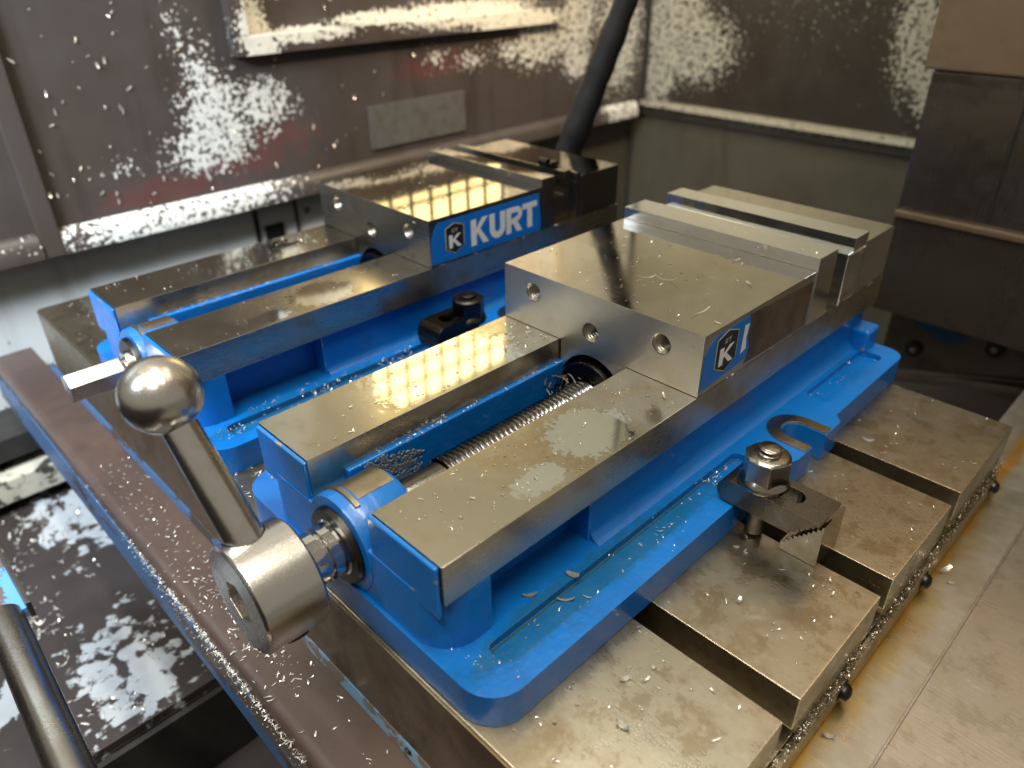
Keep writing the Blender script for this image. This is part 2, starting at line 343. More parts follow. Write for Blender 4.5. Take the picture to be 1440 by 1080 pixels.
def yellow_film():
    n = NT('stained_cover_sheet')
    st = n.ramp(n.math('ADD', n.noise(22, 4, 0.6, dist=0.5), n.math('MULTIPLY', n.math('MULTIPLY', n.ramp(n.xyz()[0], -0.106, -0.080, 0.30, -0.16), n.ramp(n.xyz()[1], 0.26, 0.16)), 1.0)), 0.46, 0.92, 0, 0.72)
    st2 = n.ramp(n.noise(38, 3, 0.6), 0.62, 0.78, 0, 0.35)
    col = n.mix(st, (0.44, 0.43, 0.395), (0.44, 0.30, 0.06)); col = n.mix(st2, col, (0.24, 0.19, 0.06))
    f = n.noise(900, 3, 0.6, vec=n.scale((0.05, 1, 1)))
    col = n.mix(n.ramp(n.noise(60, 5, 0.7), 0.42, 0.62, 0, 0.35), col, (0.30, 0.26, 0.17)); col = n.mix(n.ramp(f, 0.58, 0.72, 0, 0.35), col, (0.72, 0.68, 0.55))
    og = n.ramp(n.math('ADD', n.xyz()[0], n.math('MULTIPLY', n.noise(35, 3), 0.010)), -0.0965, -0.1015, 0, 0.9); og = n.math('MULTIPLY', og, n.ramp(n.xyz()[0], -0.116, -0.108)); col = n.mix(og, col, (0.50, 0.27, 0.03))
    n.set(Base_Color=col, Metallic=0.9, Roughness=n.ramp(n.noise(25, 4), 0.3, 0.7, 0.26, 0.42)); n.bump(f, 0.14, 0.0004); return n.m
M_yellow = yellow_film()

# ------------------------------------------------------------------ setting: enclosure walls, pan, covers
ZT = 1300
bm = B()                                                  # left wall panel with the window hole
for d in ((48, 276, 44, ZT), (276, 800, 44, 189), (276, 800, 620, ZT), (800, 1030, 44, ZT), (-420, 30, 44, ZT)):
    box(bm, -625, LW, d[0], d[1], d[2], d[3])
wall_left = struct(obj('wall_left', bm, M_wall, None, 0.8))
bx('corner_post', (-612, -591, 29.5, 48.5, 20, ZT), M_wall, wall_left, 1.5)
bm = B(); prism(bm, [(-627, 46), (-599.5, 46), (-593, 42), (-589, 34), (-589, 20), (-627, 20)], 'y', 49, 1012)
obj('wall_ledge', bm, M_ledge, wall_left, 1.5)
bm = B(); prism(bm, [(-627, 46), (-599.5, 46), (-593, 42), (-589, 34), (-589, 20), (-627, 20)], 'y', -420, 29)
obj('wall_ledge', bm, M_ledge, wall_left, 1.5)
bx('lower_panel', (-660, -628, -420, 430, -330, 19.8), M_low, wall_left, 0)
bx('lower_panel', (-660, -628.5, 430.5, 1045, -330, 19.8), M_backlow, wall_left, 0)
bx('seam_strip', (-628, -625.5, 272, 278, -150, 19), M_dark, wall_left, 0.3)
bx('seam_strip', (-628, -624.5, 330, 333, -150, 19), M_dark, wall_left, 0.3)
# window in the left wall: recess frame, wire grid and the lit pane behind
win = empty('wall_window', (-600, 540, 190), 'recessed window in the stained left wall with wire grid and lit pane', 'window')
def wpart(name, dims, mat, bevel=1.0):
    x0, x1, y0, y1, z0, z1 = dims
    return bx(name, (x0 + 600, x1 + 600, y0 - 540, y1 - 540, z0 - 190, z1 - 190), mat, win, bevel)
M_ledge_w = wall_mat('frame_paint', [((0, -240, 20), (60, 26, 40)), ((0, -175, 14), (60, 65, 8)), ((0, 80, 20), (60, 150, 16)), ((0, 170, 5), (60, 100, 18)), ((0, -60, 24), (60, 70, 8))], None, white=(0.72, 0.70, 0.62), bias=0.10, amp=1.2, above=(70, 100))
wpart('frame_sill', (-618, -584, 270, 802, 188, 208), M_ledge_w)
wpart('frame_side', (-618, -584, 270, 288, 208.5, 632), M_ledge_w)
wpart('frame_side', (-618, -584, 784, 802, 208.5, 632), M_ledge_w)
wpart('frame_head', (-618, -584, 288.5, 783.5, 614, 632), M_ledge_w)
for d in ((288, 409, 208, 614), (706, 784, 208, 614), (409, 706, 208, 250), (409, 706, 532, 614)):
    wpart('recess_panel', (-622, -612, d[0] + .3, d[1] - .3, d[2] + .3, d[3] - .3), M_ledge_w, 0.5)
wpart('lit_pane', (-646, -642, 400, 716, 244, 540), emit('lit_window_glass', (1.0, 0.80, 0.38), 3.4), 0)
for i in range(1, 8): wpart('grid_bar', (-630, -626, 409 + 37.1 * i - 2, 409 + 37.1 * i + 2, 246, 536), M_dark, 0)
for i in range(1, 8): wpart('grid_bar', (-635, -631, 404, 710, 234 + 37.2 * i - 2, 234 + 37.2 * i + 2), M_dark, 0)

bm = B(); box(bm, -640, 900, 1041, 1060, 44, ZT)
wall_back = struct(obj('wall_back', bm, M_back, None, 0))
bm = B(); prism(bm, [(1060, 46), (1040.5, 46), (1031, 43), (1027, 36), (1037, 34), (1037, 20), (1060, 20)], 'x', -612, 900)
obj('wall_ledge', bm, M_bledge, wall_back, 1.5)
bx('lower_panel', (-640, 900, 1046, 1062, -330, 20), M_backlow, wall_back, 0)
bm = B(); cyl(bm, (-601, 1039, 47), (-601, 1039, ZT), 5, seg=12); obj('corner_seam', bm, M_dark, wall_back)
bm = B(); cyl(bm, (-627, 1045, -330), (-627, 1045, 19), 4, seg=12); obj('corner_seam', bm, M_dark, wall_back)

bm = B(); box(bm, -660, -196, -420, 1060, -240, -220)
box(bm, -195.5, 900, -420, 1060, -330, -300)
floor = struct(obj('chip_pan_floor', bm, M_floor, None, 0.5))
bx('pan_step', (-208, -196.2, -420, 1060, -219.6, -212), M_floor, floor, 1)
bx('pan_side', (-195.4, -190, -420, 1060, -299, -222), M_dark, floor, 0.5)
bx('ledge_beam', (-627, -560, -420, 300, -165, -140), M_dark, floor, 2)
bx('ledge_beam', (-627, -545, -420, 250, -205, -178), M_cream, floor, 2)

bm = B(); box(bm, -660, 900, -440, -420.5, -330, 70); struct(obj('front_light_blocker', bm, M_wall, None, 1))  # unseen panel added behind the camera to block low light
# wall fittings
tag(bx('blank_plate', (-599.6, -597, 441, 607, 57, 112), M_greyplate, None, 0.5), 'blank grey rectangular plate fixed to the brown left wall', 'plate')
vg = empty('vent_grille', (-628, 298, -26), 'small black louvred vent in the white lower wall', 'vent')
bx('vent_body', (0.4, 3, -13, 13, -10, 10), M_black, vg, 0.5)
for k in range(4): bx('vent_louvre', (3.2, 5, -12, 12, -8 + k * 5, -6 + k * 5), M_black, vg, 0.3)
bm = B()
pts = [Vector((-304, 502, 30)), Vector((-302, 500, 95)), Vector((-268, 500, 170)), Vector((-235, 500, 245)), Vector((-190, 499, 350)), Vector((-120, 497, 520)), Vector((-20, 495, 760))]
rr = [15, 15, 14, 11.5, 10, 10, 10]; rings = []
dense = []
for i in range(len(pts) - 1):
    for k in range(8):
        t = k / 8; dense.append((pts[i].lerp(pts[i + 1], t), rr[i] * (1 - t) + rr[i + 1] * t))
for i, (c, r) in enumerate(dense):
    d = (dense[min(i + 1, len(dense) - 1)][0] - dense[max(i - 1, 0)][0]).normalized(); u = d.cross(Vector((0, 1, 0))).normalized(); v = d.cross(u)
    rj = r * (1 + 0.05 * math.sin(i * 1.9) + 0.04 * math.sin(i * 0.7))
    rings.append([bm.verts.new((c + (u * math.cos(a) + v * math.sin(a)) * rj) * S) for a in [2 * math.pi * k / 16 for k in range(16)]])
for a, b in zip(rings, rings[1:]):
    for k in range(16): bm.faces.new((a[k], a[(k + 1) % 16], b[(k + 1) % 16], b[k]))
bm.faces.new(rings[0])
tag(obj('coolant_hose', bm, M_hose), 'thick oily black hose slanting down behind the far vise', 'hose')

# column sheet covers behind the table
colm = empty('column_cover', (100, 660, -50), 'brown stepped sheet metal column cover standing behind the table', 'machine cover')
def cpart(name, d, mat, bevel=1.5): return bx(name, (d[0] - 100, d[1] - 100, d[2] - 660, d[3] - 660, d[4] + 50, d[5] + 50), mat, colm, bevel)
cpart('upper_sheet', (-2, 520, 640, 760, 191, 760), M_colup, 3)
cpart('middle_sheet', (3, 518, 650, 758, 58, 190.5), M_col, 4)
cpart('lower_sheet', (4.5, 519, 645, 759, -45.5, 57.5), M_col, 3)
cpart('drip_edge', (4, 519, 642.5, 650, 55, 61), M_colup, 1.2)
cpart('sheet_seam', (84, 85.5, 648.4, 652, 64, 190), M_black, 0.2)
gp = empty('guard_plate', (60, 700, -100), 'dark sloping guard plate with two round bolts under the column cover', 'guard plate')
bm = B(); prism(bm, [(-50, -38), (140, 14), (140, 62), (-50, 40)], 'y', 0, 8); obj('plate', bm, M_col, gp, 1.5)
bm = B(); prism(bm, [(-21, 26), (14, 14), (30, 26), (34, 34), (-21, 42)], 'y', -1.2, -0.1); obj('blue_patch', bm, plain('blue_patch_paint', (0.03, 0.12, 0.26), 0.5), gp)
bm = B(); prism(bm, [(-50, -48), (140, 5), (140, 12), (-50, -41)], 'y', -14, 0); obj('plate_lip', bm, M_cream, gp, 1)
for x, z in ((-17, -1.5), (57.5, 26)):
    bm = B(); cyl(bm, (x, -5, z), (x, -0.1, z), 8.5, 9, 24); hb = obj('bolt', bm, M_black, gp, 1)
    bm = B(); cyl(bm, (x, -5.4, z), (x, -5.05, z), 3.5, seg=6); obj('bolt_socket', bm, M_rod, hb)

# way covers beside and behind the table
wc = empty('way_cover', (300, 200, -54), 'flat stainless way cover sheet at the right end of the table with yellow stains', 'way cover')
bm = B(); box(bm, -132, -78, -400, 480, -3, 0); obj('stained_sheet', bm, M_yellow, wc, 0.4)
bx('outer_sheet', (-78.3, 320, -400, 480, -4.2, -1.2), M_stain, wc, 0.6)
bx('sheet_edge', (-79.2, -77.8, -400, 480, -1.1, 0.6), M_stain, wc, 0.3)
bm = B(); prism(bm, [(417, -130), (700, -155), (700, -160), (417, -135)], 'x', -300, 168)  # plain dark sloping sheet behind the table
tag(obj('rear_way_cover', bm, M_dark, None, 0.5), 'dark sloping cover between the table and the column', 'way cover')

# ------------------------------------------------------------------ machine table
tb = empty('machine_table', (0, 0, 0), 'cast iron machine table with T-slots carrying both blue vises', 'table')
XL, XR, Y0, Y1 = -518, 191, -6.4, 416
slots = [(92.3, 107.8), (194.9, 210.5), (297.3, 313.2)]
ys = [Y0] + [v for s in slots for v in s] + [Y1]
for i in range(4):
    y0, y1 = ys[2 * i], ys[2 * i + 1]
    bx('table_strip', (XL, XR, y0, y1, -22, 0), M_table, tb, 0.7)
bm = B()
prev = Y0 + 0.6
edges = [Y0 + .6] + [v for s in slots for v in (s[0] - 8, s[1] + 8)] + [Y1 - .6]
for i in range(4): box(bm, XL + .6, XR - .6, edges[2 * i], edges[2 * i + 1], -34, -21.8)
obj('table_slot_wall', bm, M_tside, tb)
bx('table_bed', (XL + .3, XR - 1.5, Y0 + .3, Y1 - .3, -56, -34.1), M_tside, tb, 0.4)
bx('end_strip', (XR - 1.2, XR + 3, Y0 + 6, Y1 - 6, -53, -36), M_tside, tb, 0.7)
for y in (66, 165, 276, 428 - 24):
    bm = B(); lathe(bm, (XR + 3.1, y, -45), (XR + 7.5, y, -45), [(0, 5), (0.35, 5), (0.8, 3.8), (1, 1.5)], 20); sc_ = obj('screw', bm, M_oxide, tb)
    bm = B(); cyl(bm, (XR + 3.02, y, -45), (XR + 3.6, y, -45), 6.5, seg=20); obj('washer', bm, M_oxide, sc_)
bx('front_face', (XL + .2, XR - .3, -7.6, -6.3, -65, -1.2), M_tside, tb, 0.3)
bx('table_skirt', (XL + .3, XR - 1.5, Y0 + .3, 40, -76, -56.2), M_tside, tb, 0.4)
for xa, xb, mm in ((XL - 20, -90, M_strip2), (-89.8, XR - 2, M_strip3)):
    bm = B(); prism(bm, [(-6.2, -65.3), (-8.2, -65.6), (-10.6, -70.8), (-10.6, -76), (-6.2, -76)], 'x', xa, xb); obj('painted_strip', bm, mm, tb, 0.4)
bm = B(); prism(bm, [(-10, -70.6), (-40, -70.6), (-44, -71.6), (-46.6, -74), (-48, -78), (-48.6, -97), (-11.5, -97)], 'x', -604, XR - 2); obj('trough', bm, M_trough, tb, 0.5)
bm = B(); prism(bm, [(-48.3, -82), (-49.6, -82), (-51.5, -112), (-34, -112), (-34, -98), (-48.8, -98)], 'x', -598, XR - 2); obj('trough_side', bm, M_strip2, tb, 0.3)
bm = B(); prism(bm, [(-48.25, -80), (-49.8, -83), (-50.6, -97), (-48.9, -97)], 'x', -110, XR - 2); obj('trough_side_paint', bm, M_strip, tb, 0.3)
bm = B(); cyl(bm, (47, -8.9, -67.2), (47, -10.2, -67.9), 2.2, seg=16); obj('drain_hole', bm, M_black, tb)

# ------------------------------------------------------------------ vises
W = 76.2; HB = 76.0; TJ = 114.0
def helix_screw(y0, y1, z, r, pitch=4.6, depth=1.7, seg=28, per=8):
    bm = B(); n = int((y1 - y0) / pitch * per); rows = []
    for i in range(n + 1):
        y = y0 + (y1 - y0) * i / n; row = []
        for k in range(seg):
            a = 2 * math.pi * k / seg; ph = ((y / pitch) - k / seg) % 1.0
            tri = 1 - abs(2 * ph - 1); h = max(0, min(1, tri * 1.9 - 0.45))
            rad = r - depth * (1 - h); row.append(bm.verts.new((rad * math.cos(a) * S, y * S, (z + rad * math.sin(a)) * S)))
        rows.append(row)
    for a, b in zip(rows, rows[1:]):
        for k in range(seg): bm.faces.new((a[k], b[k], b[(k + 1) % seg], a[(k + 1) % seg]))
    return bm
def threaded(x, y, z, r, depth=16, pitch=2.1, seg=24):
    bm = B(); rows = []; n = int(depth / pitch * 4)
    for i in range(n + 1):
        yy = y + depth * i / n; row = []
        for k in range(seg):
            a = 2 * math.pi * k / seg; ph = (yy / pitch + k / seg) % 1.0
            rad = r - 1.3 * (1 - abs(2 * ph - 1)) if i > 1 else r
            row.append(bm.verts.new(((x + rad * math.cos(a)) * S, yy * S, (z + rad * math.sin(a)) * S)))
        rows.append(row)
    for a, b in zip(rows, rows[1:]):
        for k in range(seg): bm.faces.new((a[k], a[(k + 1) % seg], b[(k + 1) % seg], b[k]))
    bm.faces.new(rows[-1])
    return bm
def flange_outline():
    rgt = [(0, -5)] + [(88, -5)] + arc(90, 14, 19, -88, 0, 8) + [(109, 238), (113, 244), (114, 248), (114, 265.5), (99, 265.5)] + arc(99, 275, 9.5, 270, 90, 10)[1:-1] + [(99, 284.5), (114, 284.5), (114, 302), (113, 307), (108, 312), (107, 418)] + arc(94, 419, 13, 0, 90, 6) + [(80, 432), (0, 432)]
    out = []
    for p in rgt:
        if not out or (abs(p[0] - out[-1][0]) + abs(p[1] - out[-1][1])) > 0.4: out.append(p)
    left = [(-x, y) for x, y in reversed(out) if x > 0.01]
    return out + left
def rounded(x0, x1, y0, y1, r, n=5):
    return arc(x1 - r, y0 + r, r, -90, 0, n) + arc(x1 - r, y1 - r, r, 0, 90, n) + arc(x0 + r, y1 - r, r, 90, 180, n) + arc(x0 + r, y0 + r, r, 180, 270, n)
def glyph_K(w, h, s):
    return [[(0, 0), (s, 0), (s, h * .36), (s * 1.25, h * .46), (w - s * 1.12, 0), (w, 0), (s * 1.75, h * .60), (w - .03 * w, h), (w - s * 1.2, h), (s, h * .62), (s, h), (0, h)]]
def glyph_T(w, h, s):
    return [[(w / 2 - s / 2, 0), (w / 2 + s / 2, 0), (w / 2 + s / 2, h - s * .85), (w, h - s * .85), (w, h), (0, h), (0, h - s * .85), (w / 2 - s / 2, h - s * .85)]]
def glyph_U(w, h, s):
    o = arc(w / 2, w / 2, w / 2, 180, 360, 12); i = arc(w / 2, w / 2, w / 2 - s, 360, 180, 12)
    return [[(0, h)] + o + [(w, h), (w - s, h)] + i + [(s, h)]]
def glyph_R(w, h, s):
    r = h * .29
    o = [(0, 0), (s, 0), (s, h * .36), (w * .42, h * .36), (w - s * 1.1, 0), (w, 0), (w * .70, h * .40)] + arc(w - r, h - r, r, -60, 90, 10) + [(0, h)]
    return [o, None, [(s, h * .55)] + arc(w - r, h - r, r - s * .85, -75, 80, 8) + [(s, h - s * .8)]]
def side_poly(bm, pts, x, y0, z0, th=0.15):
    prism(bm, [(y0 + a, z0 + b) for a, b in pts], 'x', x - 0.02, x + th)
def emblem(dec, x, y0, z0, w, h):
    """black crest with yellow edge, white letter and a small grey mark; sub-parts of the sticker"""
    def hexa(i): return [(w * .5, i), (w - i, h * .20 + i * .3), (w - i, h * .86 - i * .3), (w * .5, h - i), (i, h * .86 - i * .3), (i, h * .20 + i * .3)]
    hexa_ = lambda i: [(i, i), (w * .55, i), (w - i, h * .24 + i * .2), (w - i, h - i), (w * .45, h - i), (i, h * .76 - i * .2)]
    bm = B(); side_poly(bm, hexa(0), x, y0, z0, 0.10); obj('crest_border', bm, M_syel, dec, smooth=False)
    bm = B(); side_poly(bm, hexa(0.6), x + .12, y0, z0, 0.08); obj('crest_field', bm, M_sblack, dec, smooth=False)
    bm = B(); side_poly(bm, [(a * 1 + w * .17, b + h * .20) for a, b in glyph_K(w * .68, h * .42, w * .19)[0]], x + .22, y0, z0, 0.08); obj('crest_letter', bm, M_swhite, dec, smooth=False)
    bm = B()
    gs = h * .11
    for k, pts in enumerate(([(0, 0), (.9, 0), (.9, .5), (.5, .5), (.5, .3), (.25, .3), (.25, .75), (.9, .75), (.9, 1), (0, 1)], [(.35, 0), (.65, 0), (.65, .75), (1, .75), (1, 1), (0, 1), (0, .75), (.35, .75)])):
        side_poly(bm, [(w * .5 - gs * 1.05 + k * gs * 1.15 + a * gs, h * .70 + b * gs) for a, b in pts], x + .22, y0, z0, 0.06)
    obj('crest_mark', bm, M_sgrey, dec, smooth=False)

def make_vise(front):
    if front:
        v = empty('machine_vise', (0, 0, 0), 'near blue machine vise with silver soft jaws, torn sticker and crank handle', 'vise', 'blue machine vises'); yj, dep = 183.3, 125.5
    else:
        v = empty('machine_vise', (-253.7, -0.3, 0), 'far blue machine vise with steel jaws darkened at the sides and full white KURT lettering'.replace(' KURT', ''), 'vise', 'blue machine vises'); yj, dep = 201.6, 123.5
    jaw_m = M_jaw if front else M_shadejaw
    # --- cast base
    bm = B(); prism(bm, flange_outline(), 'z', 0.3, 20)
    cs = []
    for s in (1, -1):
        for (x0, x1, y0, y1) in ((82, 97, 16, 228), (80, 97, 322, 414)):
            c = B(); a, b = sorted((s * x0, s * x1)); prism(c, rounded(a, b, y0, y1, 5), 'z', 15.5, 30); cs.append(c)
    bm = cut(bm, cs)
    obj('base_flange', bm, M_blue, v, 1.6, 3)
    o_, i_ = rounded(82.6, 96.4, 16.6, 227.4, 4.5), rounded(83.7, 95.3, 17.7, 226.3, 3.6); bm = B()
    O = [bm.verts.new((x * S, y * S, 15.6 * S)) for x, y in o_]; I = [bm.verts.new((x * S, y * S, 15.6 * S)) for x, y in i_]
    for k in range(len(O)): bm.faces.new((O[k], O[(k + 1) % len(O)], I[(k + 1) % len(O)], I[k]))
    obj('coolant_residue', bm, M_residue, v)
    bm = B()
    prism(bm, arc(56, 17, 20, -90, 0, 8) + [(76, 27), (-76, 27)] + arc(-56, 17, 20, 180, 270, 8), 'z', 18, 53.2)   # front wall with rounded corners
    for s in (1, -1):
        a, b = sorted((s * 26.5, s * 74.6)); box(bm, a, b, -2.6, -0.1, 46, 75.5)
        a, b = sorted((s * 54, s * 70)); box(bm, a, b, 102, 430, 18, 53.2)   # side web
        a, b = sorted((s * 24.2, s * 55)); box(bm, a, b, 20, 430, 18, 60.5)   # inner wall
    box(bm, -54, 54, 428, 431, 18, 53)
    obj('base_body', bm, M_blue, v, 2.2, 3)
    for s in (1, -1):
        bm = B(); prism(bm, [(s * 69.5, 19.6)] + [(s * x, z) for x, z in [(78, 19.6)] + [(78 - 8 * math.sin(t), 28 - 8 * math.cos(t)) for t in [k * math.pi / 12 for k in range(1, 7)]]] + [(s * 69.5, 28)], 'y', 103, 425)
        obj('base_fillet', bm, M_blue, v)
        bm = B(); box(bm, *sorted((s * 66, s * 84)), 411, 431, 19, 37); obj('base_rear_pad', bm, M_blue, v, 3, 4)
    bm = B(); lathe(bm, (0, -3.6, 42), (0, 30, 42), [(0, 23), (0.0, 25.9), (0.03, 26.6), (0.9, 26.6), (1, 24)], 48); obj('bearing_housing', bm, M_blue, v)
    # worn top of the housing and its split
    bm = B(); rows = []
    for y in (6, 13, 20, 27):
        rows.append([bm.verts.new((26.85 * math.sin(a) * S, y * S, (42 + 26.85 * math.cos(a)) * S)) for a in [math.radians(-30 + 44 * k / 14) for k in range(15)]])
    for a, b in zip(rows, rows[1:]):
        for k in range(14): bm.faces.new((a[k], a[k + 1], b[k + 1], b[k]))
    obj('worn_housing_top', bm, M_tside, v)
    bm = B(); rows = []
    for y, r in ((1.6, 26.2), (2.2, 27.6), (4.6, 27.6), (5.2, 26.2)):
        rows.append([bm.verts.new((r * math.sin(a) * S, y * S, (42 + r * math.cos(a)) * S)) for a in [math.radians(-40 + 62 * k / 16) for k in range(17)]])
    for a, b in zip(rows, rows[1:]):
        for k in range(16): bm.faces.new((a[k], a[k + 1], b[k + 1], b[k]))
    obj('housing_ridge', bm, M_tside, v)
    # --- ground ways
    for s in (1, -1):
        a, b = sorted((s * 27.2, s * W)); bx('rail', (a, b, 0, 432, 53.5, HB), M_rail, v, 0.5)
    # slot pads
    for s in (1, -1):
        pts = [(113.4, 257)] + arc(97.5, 275, 18, 270, 90, 12)[0:] + [(113.4, 293), (113.4, 285)] + arc(99, 275, 10, 90, 270, 12) + [(113.4, 265)]
        bm = B(); prism(bm, [(s * x, y) for x, y in pts], 'z', 19.9, 21.2); obj('slot_pad', bm, M_rail, v, 0.5)
    # --- screw line
    obj('lead_screw', helix_screw(62, yj + 10, 43, 14.2, 3.7), M_screw, v)
    bm = B(); cyl(bm, (0, 25, 43), (0, 62.5, 43), 12.6, seg=40); obj('screw_shank', bm, M_screw, v)
    bm = B(); lathe(bm, (0, -7, 42), (0, -3.7, 42), [(0, 15), (0, 20.0), (0.6, 21.0), (1, 21.0)], 48); obj('bearing_flange', bm, M_oxide, v)
    bm = B(); lathe(bm, (0, -33, 42), (0, -7.02, 42), [(0, 13.4), (0.62, 13.4), (0.64, 12), (0.70, 12), (0.72, 14), (0.97, 14), (1, 15)] if front else [(0, 8), (0.84, 8), (0.86, 12), (1, 12.5)], 40); obj('thrust_collar', bm, M_chrome, v)
    bm = B(); cyl(bm, (0, -49 if not front else -44, 42), (0, -30 if front else -14, 42), 10.8, seg=6, phase=math.radians(30 if front else 20)); obj('hex_end', bm, M_handle, v, 0.6)
    bm = B(); cyl(bm, (0, yj - 4, 47), (0, yj + 60, 47), 22, seg=32); obj('screw_nut', bm, M_oxide, v, 1)
    # --- moving jaw
    bm = B(); box(bm, -W + .05, W - .05, yj, yj + dep, HB + .25, TJ)
    cs = []
    holes = ((-50, 101, 6.3), (-1.7, 89, 6.3), (49.5, 100, 6.3))
    for x, z, r in holes:
        c = B(); cyl(c, (x, yj - 5, z), (x, yj + 17, z), r, seg=24); cs.append(c)
    mj = obj('moving_jaw', cut(bm, cs), jaw_m, v, 0.7)
    bm = B(); prism(bm, [(-26, 58), (26, 58), (26, HB + .2), (-26, HB + .2)], 'y', yj + 1, yj + dep - 2); 
    arch = cut(bm, [(lambda c: (cyl(c, (0, yj - 9, 47), (0, yj + dep, 47), 25.5, seg=40), c)[1])(B())]); obj('jaw_keel', arch, jaw_m, v)
    for x, z, r in holes: obj('threaded_hole', threaded(x, yj + .3, z, 6.25), M_holes, mj)
    # --- jaw plates and fixed jaw
    if front:
        bx('jaw_plate', (-W - .6, W + .6, 309.2, 334.3, HB + .3, 122.6), M_alu, v, 0.4)
        bm = B(); prism(bm, [(352, HB + .3), (380, HB + .3), (380, 122.8), (359.5, 122.8), (359.5, 113.5), (352, 113.5)], 'x', -W + 2, W + .9); fp = obj('jaw_plate', bm, M_alu, v, 0.4)
        bm = B()
        for k in range(-14, 24):                                 # saw marks on the cut end
            z = HB + 2 + k * 2.1; box(bm, W + .92, W + 1.2, 352.6, 379.5, z, z + .8)
        for vv in bm.verts: vv.co.z += (vv.co.y - 0.3526) * 1.0
        for co, no in (((0, 0, 0.113), (0, 0, 1)), ((0, 0, 0.0768), (0, 0, -1))):
            bmesh.ops.bisect_plane(bm, geom=bm.verts[:] + bm.edges[:] + bm.faces[:], plane_co=co, plane_no=no, clear_outer=True)
        obj('saw_marks', bm, M_nut, fp)
        bx('fixed_jaw', (-W + .3, W - .3, 380.2, 431, HB + .25, TJ), M_jaw, v, 0.7)
    else:
        bx('jaw_plate', (-W - .3, W + .3, yj + dep + .2, yj + dep + 16.5, HB + .3, 120.8), M_shadejaw, v, 0.5)
        bm = B(); prism(bm, [(351, HB + .3), (371.5, HB + .3), (371.5, 119), (362.5, 119), (362.5, 98), (351, 98)], 'x', -W, W - 8); obj('jaw_plate', bm, M_shadejaw, v, 0.5)
        bx('backing_bar', (-W + 3, W - 1, 371.8, 377.8, HB + .3, 117), M_shadejaw, v, 0.5)
        bx('fixed_jaw', (-W + .3, W - .3, 378, 430, HB + .25, TJ), M_shadejaw, v, 0.7)
    # --- sticker on the jaw side
    xs = W + .02
    if front:
        bm = B(); prism(bm, [(184.6, 79.2), (232.5, 83), (233.5, 90), (230, 97), (231.5, 104), (229.5, 111), (196, 110), (190, 107), (185.5, 101)], 'x', xs, xs + .2); dec = obj('sticker', bm, M_sblue, v, smooth=False)
        emblem(dec, xs + .2, 196.8, 83.5, 22, 26.5)
        bm = B(); prism(bm, [(224.4, 88), (230.0, 90), (228.5, 97), (230, 106), (225.5, 106)], 'x', xs + .2, xs + .3); obj('torn_letter', bm, M_swhite, dec, smooth=False)
        bm = B(); prism(bm, [(230.5, 79), (306, 77.5), (307, 108), (229.5, 111.5), (231.7, 104), (230.2, 97), (233.7, 90), (232.7, 83)], 'x', xs, xs + .12); obj('adhesive_patch', bm, M_resid, v, smooth=False)
    else:
        y0 = yj + .6
        bm = B(); prism(bm, [(y0, 78.3), (y0 + 121, 76.8), (y0 + 122, 84), (y0 + 119.5, 110), (y0 + 9, 110.4), (y0 + 4, 106), (y0 + 1, 98)], 'x', xs, xs + .2); dec = obj('sticker', bm, M_sblue, v, smooth=False)
        emblem(dec, xs + .2, y0 + 15, 82.3, 19, 25)
        x = y0 + 41.5
        for gw, g in ((19, glyph_K), (17.5, glyph_U), (18.5, glyph_R), (17.5, glyph_T)):
            g_ = g(gw, 21.5, 5.6); bm = B(); side_poly(bm, g_[0], xs + .2, x, 83, .12); L = obj('sticker_letter', bm, M_swhite, dec, smooth=False)
            if len(g_) > 1:
                bm = B(); side_poly(bm, g_[2], xs + .33, x, 83, .06); obj('sticker_letter_counter', bm, M_sblue, dec, smooth=False)
            x += gw + (0.6 if g is glyph_R else 1.3)
    return v
vA = make_vise(True)
vB = make_vise(False)

# small stop on the far vise
ws = empty('work_stop', (-253.7 + 42, 364, 119), 'small black clamp stop sitting on the far vise jaw plate', 'work stop')
bm = B(); cyl(bm, (-5, 0, 3.5), (5, 0, 3.5), 3.6, seg=20); obj('stop_body', bm, M_oxide, ws, 0.5)
bx('stop_foot', (-3, 9, -2, 9, 0.2, 4), M_oxide, ws, 0.5)

# ------------------------------------------------------------------ crank handle
hd = empty('crank_handle', (0, -44, 42), 'steel ball-ended crank handle pushed on the near vise screw', 'handle')
bm = B(); lathe(bm, (0, -13, 0), (0, 17.5, 0), [(0, 25.6), (0.04, 27.2), (0.96, 27.2), (1, 26)], 64)
c = B(); cyl(c, (0, -20, 0), (0, -4, 0), 11, seg=6, phase=0.35)
arm0, arm1 = Vector((0, 1.5, 8)), Vector((-45, -7.0, 85.5))
dirn = (arm1 - arm0).normalized()
c2 = B(); cyl(c2, arm0 + dirn * 12, arm0 + dirn * 40, 9.6, seg=32)
hub = obj('hub', cut(bm, [c, c2]), M_handle, hd, 0.5)
bm = B(); lathe(bm, arm0 + dirn * 12.2, arm1, [(0, 9.2), (0.5, 8.5), (1, 7.5)], 40); obj('arm', bm, M_handle, hd)
bm = B(); bmesh.ops.create_uvsphere(bm, u_segments=48, v_segments=32, radius=17.4 * S); bmesh.ops.translate(bm, vec=(arm1 + dirn * 1.0) * S, verts=bm.verts); obj('ball', bm, M_handle, hd)
bm = B(); cyl(bm, (13.4, 4, -23.0), (14.2, 4, -24.3), 6.0, seg=24); obj('set_screw', bm, M_oxide, hd)

